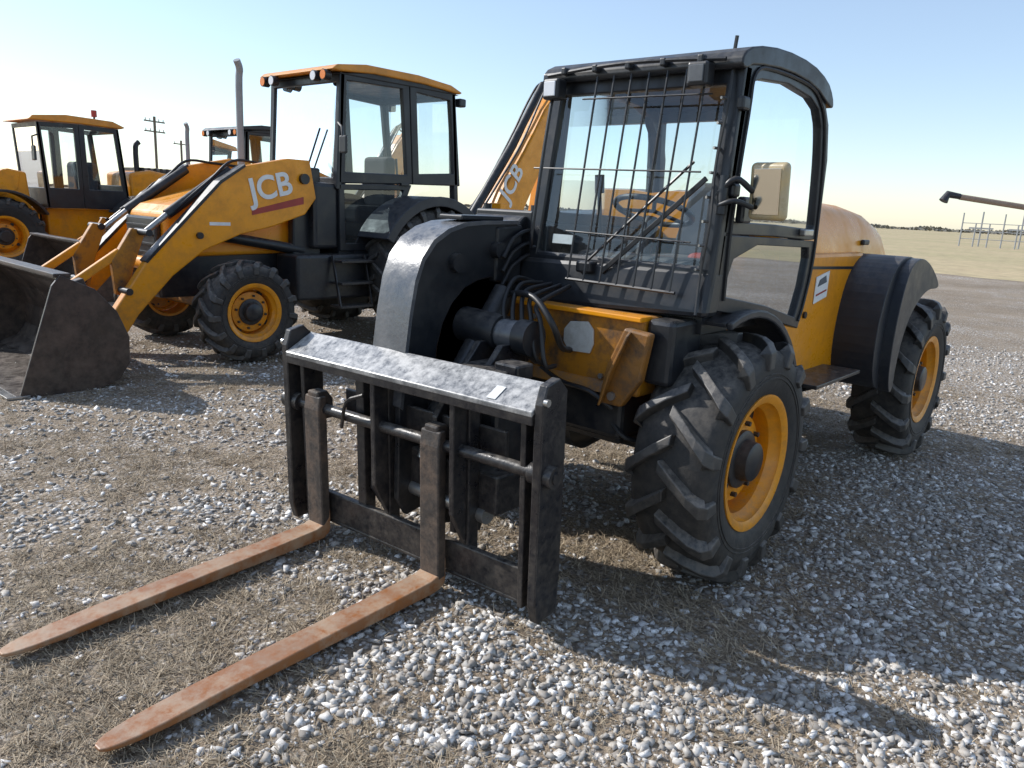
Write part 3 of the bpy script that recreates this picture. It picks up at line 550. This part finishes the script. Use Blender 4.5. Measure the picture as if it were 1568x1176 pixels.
# ============================================================ distant things
empty('utility_pole',(-42,-98,0),R(20)); cyl('pole',(0,0,0),(0,0,10.2),.16,WOOD,8)
for z in (9.6,8.4): box('cross_arm_%d'%(z*10),(-1.6,1.6),(-.08,.08),(z-.08,z+.08),WOOD,0)
for z in (9.6,8.4):
    for x in (-1.4,-.7,.7,1.4): cyl('insulator_%d_%d'%(z*10,x*10+20),(x,0,z+.08),(x,0,z+.35),.06,GREY,6)
empty('utility_pole',(-52,-112,0),R(20)); cyl('pole',(0,0,0),(0,0,8.5),.15,WOOD,8); box('cross_arm',(-1.4,1.4),(-.07,.07),(7.9,8.05),WOOD,0)
for x in (-1.2,0,1.2): cyl('insulator_%d'%(x*10+20),(x,0,8.05),(x,0,8.3),.06,GREY,6)
empty('pipe_fence',(-78,-14.5,0))
for i in range(22):
    y=i*1.1; h=2.1 if i%3 else 3.0
    cyl('post_%d'%(i+1),(0,y,0),(0,y,h),.06,GALV,6)
for k,z in enumerate((.7,1.4,2.1)): cyl('rail_%d'%(k+1),(0.0,0,z),(0,23,z),.035,GALV,6)
for i in range(7): 
    box('panel_frame_%d'%(i+1),(-3.0-.3*i,-2.9-.3*i),(i*3.2,i*3.2+2.0),(1.6,1.75),GALV,0)
    cyl('stand_%d'%(i+1),(-2.95-.3*i,i*3.2+1,0),(-2.95-.3*i,i*3.2+1,3.2),.07,GALV,6)
empty('grain_auger',(0,0,0))
tube('auger_tube',[(-19.15,-2.55,2.30),(-20.1,-1.3,2.13),(-28.0,8.6,.55)],.07,TAN,14)
tube('auger_spout',[(-19.15,-2.55,2.31),(-18.95,-2.78,2.35),(-18.88,-2.84,2.18)],[.07,.11],BLK,14)
for s in (-1,1):
    lathe('support_wheel_%d'%(s+2),[(-.08,.12),(-.09,.30),(-.06,.36),(.06,.36),(.09,.30),(.08,.12),(0,.0)],(-24.2+s*.8,3.9+s*.62,.36),RUB,20)
    tube('support_leg_%d'%(s+2),[(-24.2+s*.8,3.9+s*.62,.36),(-24.0,3.6,1.30)],.04,STEEL,6)
PAR[0]=None
V=[];F=[]
for i in range(14000):
    a=R(random.uniform(150,262)); d=random.uniform(400,520); n_=noise.noise(Vector((a*9,0,3)))+.6*noise.noise(Vector((a*31,0,7)))
    h=max(.5,1.1+2.2*n_); x=d*math.cos(a); y=d*math.sin(a); z=random.uniform(0,h); q=random.uniform(.4,1.0)
    t=Vector((random.gauss(0,1),random.gauss(0,1),random.gauss(0,1))).normalized(); u,v=frame(t); c=Vector((x,y,z)); b0=len(V)
    V+=[c+u*q,c+v*q,c-u*q,c-v*q]; F.append((b0,b0+1,b0+2,b0+3))
TREE=paint('distant_foliage',(.15,.14,.115),.9,(.11,.105,.09),.6,dust=0)
mk('distant_tree_line',V,F,TREE)
# ============================================================ GROUND
def groundmat():
    m,nt,b=newmat('gravel_ground')
    tc=N(nt,'ShaderNodeTexCoord')
    v=N(nt,'ShaderNodeTexVoronoi'); v.inputs['Scale'].default_value=48; nt.links.new(tc.outputs['Object'],v.inputs['Vector'])
    sp=N(nt,'ShaderNodeSeparateColor'); nt.links.new(v.outputs['Color'],sp.inputs[0])
    stone=ramp(nt,sp.outputs[0],0,1,(.24,.22,.20,1),(.80,.775,.74,1))
    edge=ramp(nt,v.outputs['Distance'],.3,.65)
    stone=mixc(nt,edge,stone,(.17,.14,.11))
    dirt=ramp(nt,noi(nt,60,5,.85),.3,.70,(.095,.070,.047,1),(.44,.355,.26,1))
    big=noi(nt,1.1,6,.68)
    sx=N(nt,'ShaderNodeSeparateXYZ'); nt.links.new(tc.outputs['Object'],sx.inputs[0])
    gr=N(nt,'ShaderNodeMapRange'); nt.links.new(sx.outputs[1],gr.inputs[0]); gr.inputs[1].default_value=-1; gr.inputs[2].default_value=1.8; gr.inputs[3].default_value=-.02; gr.inputs[4].default_value=.10
    ad=N(nt,'ShaderNodeMath',operation='ADD'); nt.links.new(big,ad.inputs[0]); nt.links.new(gr.outputs[0],ad.inputs[1])
    k=ramp(nt,ad.outputs[0],.43,.60)
    gate=ramp(nt,sp.outputs[1],.30,.55)
    mm=N(nt,'ShaderNodeMath',operation='MULTIPLY_ADD'); nt.links.new(k,mm.inputs[0]); mm.inputs[1].default_value=.70; mm.inputs[2].default_value=.27; 
    k2=N(nt,'ShaderNodeMath',operation='MULTIPLY'); nt.links.new(mm.outputs[0],k2.inputs[0]); nt.links.new(gate,k2.inputs[1])
    c=mixc(nt,k2.outputs[0],dirt,stone)
    tone=ramp(nt,noi(nt,.35,5,.68),.3,.7,(.80,.74,.66,1),(1.3,1.3,1.3,1))
    mu=N(nt,'ShaderNodeMix',data_type='RGBA',blend_type='MULTIPLY'); mu.inputs[0].default_value=1; nt.links.new(c,mu.inputs[6]); nt.links.new(tone,mu.inputs[7])
    nt.links.new(mu.outputs[2],b.inputs['Base Color']); b.inputs['Roughness'].default_value=.85; b.inputs['Specular IOR Level'].default_value=.3
    inv=N(nt,'ShaderNodeMath',operation='SUBTRACT'); inv.inputs[0].default_value=1; nt.links.new(v.outputs['Distance'],inv.inputs[1])
    i2=N(nt,'ShaderNodeMath',operation='MULTIPLY_ADD'); nt.links.new(noi(nt,30,4,.8),i2.inputs[0]); i2.inputs[1].default_value=1.5; nt.links.new(inv.outputs[0],i2.inputs[2])
    bp=N(nt,'ShaderNodeBump'); bp.inputs['Strength'].default_value=.9; bp.inputs['Distance'].default_value=.012; nt.links.new(i2.outputs[0],bp.inputs['Height']); nt.links.new(bp.outputs[0],b.inputs['Normal'])
    return m
mk('gravel_ground',[(-1500,-1500,0),(1500,-1500,0),(1500,1500,0),(-1500,1500,0)],[(0,1,2,3)],groundmat())
def fieldmat():
    m,nt,b=newmat('dry_field_grass')
    f=ramp(nt,noi(nt,.05,6,.7),.35,.65,(.56,.43,.26,1),(.42,.36,.19,1))
    g=ramp(nt,noi(nt,1.2,7,.8),.3,.7,(.6,.58,.56,1),(1.1,1.1,1.05,1))
    mu=N(nt,'ShaderNodeMix',data_type='RGBA',blend_type='MULTIPLY'); mu.inputs[0].default_value=1; nt.links.new(f,mu.inputs[6]); nt.links.new(g,mu.inputs[7])
    nt.links.new(mu.outputs[2],b.inputs['Base Color']); b.inputs['Roughness'].default_value=.9; return m
edge=[]
for i in range(400):
    y=-300+i*1.5; edge.append((-25.5+1.6*noise.noise(Vector((y*.12,0,0)))+.8*noise.noise(Vector((y*.6,3,0))),y,.004))
mk('grass_field',[(-1490,-300,.004)]+edge+[(-1490,298.5,.004)],[tuple(range(len(edge)+2))],fieldmat())
def stones(name,n,rmin,rmax,smin,smax,mat,spread=60,base=.27):
    cx,cy=2.92,2.16; view=math.atan2(-.656,-.755)
    r=rmin+(rmax-rmin)*rng.random(n)**1.1; a=view+R(spread)*(rng.random(n)*2-1)
    x=cx+r*np.cos(a); y=cy+r*np.sin(a)
    k=np.array([noise.noise(Vector((float(p)*1.0,float(q)*1.0,1.7)))+.8*noise.noise(Vector((float(p)*3.7,float(q)*3.7,5))) for p,q in zip(x,y)])
    g=np.clip((y-.2)/1.6,0,1)
    ok=rng.random(n)<np.clip(base+.80*k+.48*g,.05,.95)
    x,y,r=x[ok],y[ok],r[ok]; n=len(x)
    s=smin+(smax-smin)*rng.random(n)**2.6
    cube=np.array([[-1,-1,-1],[1,-1,-1],[1,1,-1],[-1,1,-1],[-1,-1,1],[1,-1,1],[1,1,1],[-1,1,1]],float)
    V=cube[None]+rng.uniform(-.6,.6,(n,8,3))
    V*=(s[:,None]*np.stack([np.ones(n),rng.uniform(.5,.95,n),rng.uniform(.25,.55,n)],1))[:,None,:]*.5
    q=rng.normal(size=(n,4)); q[:,1:3]*=.25; q/=np.linalg.norm(q,axis=1)[:,None]; w,i,j,k=q.T
    M=np.stack([1-2*(j*j+k*k),2*(i*j-k*w),2*(i*k+j*w),2*(i*j+k*w),1-2*(i*i+k*k),2*(j*k-i*w),2*(i*k-j*w),2*(j*k+i*w),1-2*(i*i+j*j)],1).reshape(n,3,3)
    V=np.einsum('nab,nvb->nva',M,V); V[:,:,0]+=x[:,None]; V[:,:,1]+=y[:,None]; V[:,:,2]+=(s*.09)[:,None]
    f=np.array([[0,3,2,1],[4,5,6,7],[0,1,5,4],[1,2,6,5],[2,3,7,6],[3,0,4,7]])
    Fc=(f[None]+8*np.arange(n)[:,None,None]).reshape(-1)
    me=bpy.data.meshes.new(name); me.vertices.add(n*8); me.vertices.foreach_set('co',V.reshape(-1)); me.loops.add(n*24); me.loops.foreach_set('vertex_index',Fc.astype(np.int32))
    me.polygons.add(n*6); me.polygons.foreach_set('loop_start',np.arange(0,n*24,4,dtype=np.int32)); me.update(calc_edges=True); me.validate()
    me.materials.append(mat); o=bpy.data.objects.new(name,me); bpy.context.collection.objects.link(o); return o
m,nt,b=newmat('limestone_gravel'); g=N(nt,'ShaderNodeNewGeometry')
c=N(nt,'ShaderNodeValToRGB'); nt.links.new(g.outputs['Random Per Island'],c.inputs[0]); e=c.color_ramp.elements; e[0].position=0; e[0].color=(.20,.18,.16,1); e[1].position=1; e[1].color=(.90,.885,.86,1)
x=e.new(.45); x.color=(.42,.39,.35,1); x=e.new(.75); x.color=(.64,.61,.57,1)
nt.links.new(mixc(nt,ramp(nt,noi(nt,90,3),.48,.75),c.outputs[0],(.34,.29,.23)),b.inputs['Base Color']); b.inputs['Roughness'].default_value=.75
STN=m
stones('loose_gravel',240000,.9,12,.006,.033,STN)
def grass(n):
    V=np.zeros((n,4,3)); cnt=0; view=math.atan2(-.656,-.755)
    while cnt<n:
        r=random.uniform(.9,8.5); a=view+R(58)*random.uniform(-1,1); x=2.92+r*math.cos(a); y=2.16+r*math.sin(a)
        k=-(noise.noise(Vector((x*1.0,y*1.0,1.7)))+.8*noise.noise(Vector((x*3.7,y*3.7,5))))
        if random.random()>max(.05,.45+1.2*k-.5*max(0,min(1,(y-.5)/.9))): continue
        m_=random.randint(4,12)
        for _ in range(m_):
            if cnt>=n: break
            h=random.uniform(.008,.040); az=random.uniform(0,6.283); l=random.uniform(.015,.06); wd=random.uniform(.0007,.0018)
            px=x+random.gauss(0,.014); py=y+random.gauss(0,.014); pa=az+1.57
            dx,dy=math.cos(az),math.sin(az); ex,ey=math.cos(pa)*wd,math.sin(pa)*wd
            zt=h*random.uniform(.1,.9)
            V[cnt]=[(px-ex,py-ey,0.002),(px+ex,py+ey,0.002),(px+dx*l+ex*.6,py+dy*l+ey*.6,zt),(px+dx*l-ex*.6,py+dy*l-ey*.6,zt+.001)]; cnt+=1
    me=bpy.data.meshes.new('dead_grass'); me.vertices.add(n*4); me.vertices.foreach_set('co',V.reshape(-1)); me.loops.add(n*4); me.loops.foreach_set('vertex_index',np.arange(n*4,dtype=np.int32))
    me.polygons.add(n); me.polygons.foreach_set('loop_start',np.arange(0,n*4,4,dtype=np.int32)); me.update(calc_edges=True)
    m,nt,b=newmat('dead_grass'); g=N(nt,'ShaderNodeNewGeometry'); nt.links.new(ramp(nt,g.outputs['Random Per Island'],0,1,(.16,.115,.07,1),(.52,.42,.29,1)),b.inputs['Base Color']); b.inputs['Roughness'].default_value=.8
    me.materials.append(m); o=bpy.data.objects.new('dead_grass',me); bpy.context.collection.objects.link(o)
grass(200000)
# ============================================================ light, sky, camera
el=R(36); sd=Vector((.35*math.cos(el),-.937*math.cos(el),math.sin(el))).normalized()
L=bpy.data.lights.new('sun','SUN'); L.energy=5.0; L.angle=R(.53); L.color=(1,.972,.93)
o=bpy.data.objects.new('sun',L); bpy.context.collection.objects.link(o); o.rotation_euler=sd.to_track_quat('Z','Y').to_euler(); o.location=(10,-20,20)
wd=bpy.data.worlds.new('World'); scn.world=wd; wd.use_nodes=True; nt=wd.node_tree; bg=nt.nodes['Background']
sk=nt.nodes.new('ShaderNodeTexSky'); sk.sky_type='NISHITA'; sk.sun_disc=False; sk.sun_elevation=el; sk.sun_rotation=math.atan2(sd.x,sd.y); sk.air_density=1.0; sk.dust_density=.3; sk.ozone_density=2.0; sk.altitude=0
hz=nt.nodes.new('ShaderNodeMix'); hz.data_type='RGBA'; hz.blend_type='ADD'; hz.inputs[0].default_value=1; hz.inputs[7].default_value=(1.15,1.28,1.48,1)
nt.links.new(sk.outputs[0],hz.inputs[6]); nt.links.new(hz.outputs[2],bg.inputs[0]); bg.inputs[1].default_value=.15
scn.view_settings.view_transform='Standard'; scn.view_settings.look='None'; scn.view_settings.exposure=0
cam=bpy.data.cameras.new('camera'); cam.sensor_width=36; cam.lens=1170/1568*36; cam.clip_start=.05; cam.clip_end=5000
f=Vector((-.755,-.656,0)).normalized(); rt=Vector((f.y,-f.x,0)); up=Vector((0,0,1))
p=R(13.07); ro=R(2.9)
fw=f*math.cos(p)-up*math.sin(p); u2=f*math.sin(p)+up*math.cos(p)
cx=rt*math.cos(ro)+u2*math.sin(ro); cy=-rt*math.sin(ro)+u2*math.cos(ro); cz=-fw
M=Matrix(((cx.x,cy.x,cz.x,2.92),(cx.y,cy.y,cz.y,2.16),(cx.z,cy.z,cz.z,1.52),(0,0,0,1)))
co=bpy.data.objects.new('camera',cam); bpy.context.collection.objects.link(co); co.matrix_world=M; scn.camera=co
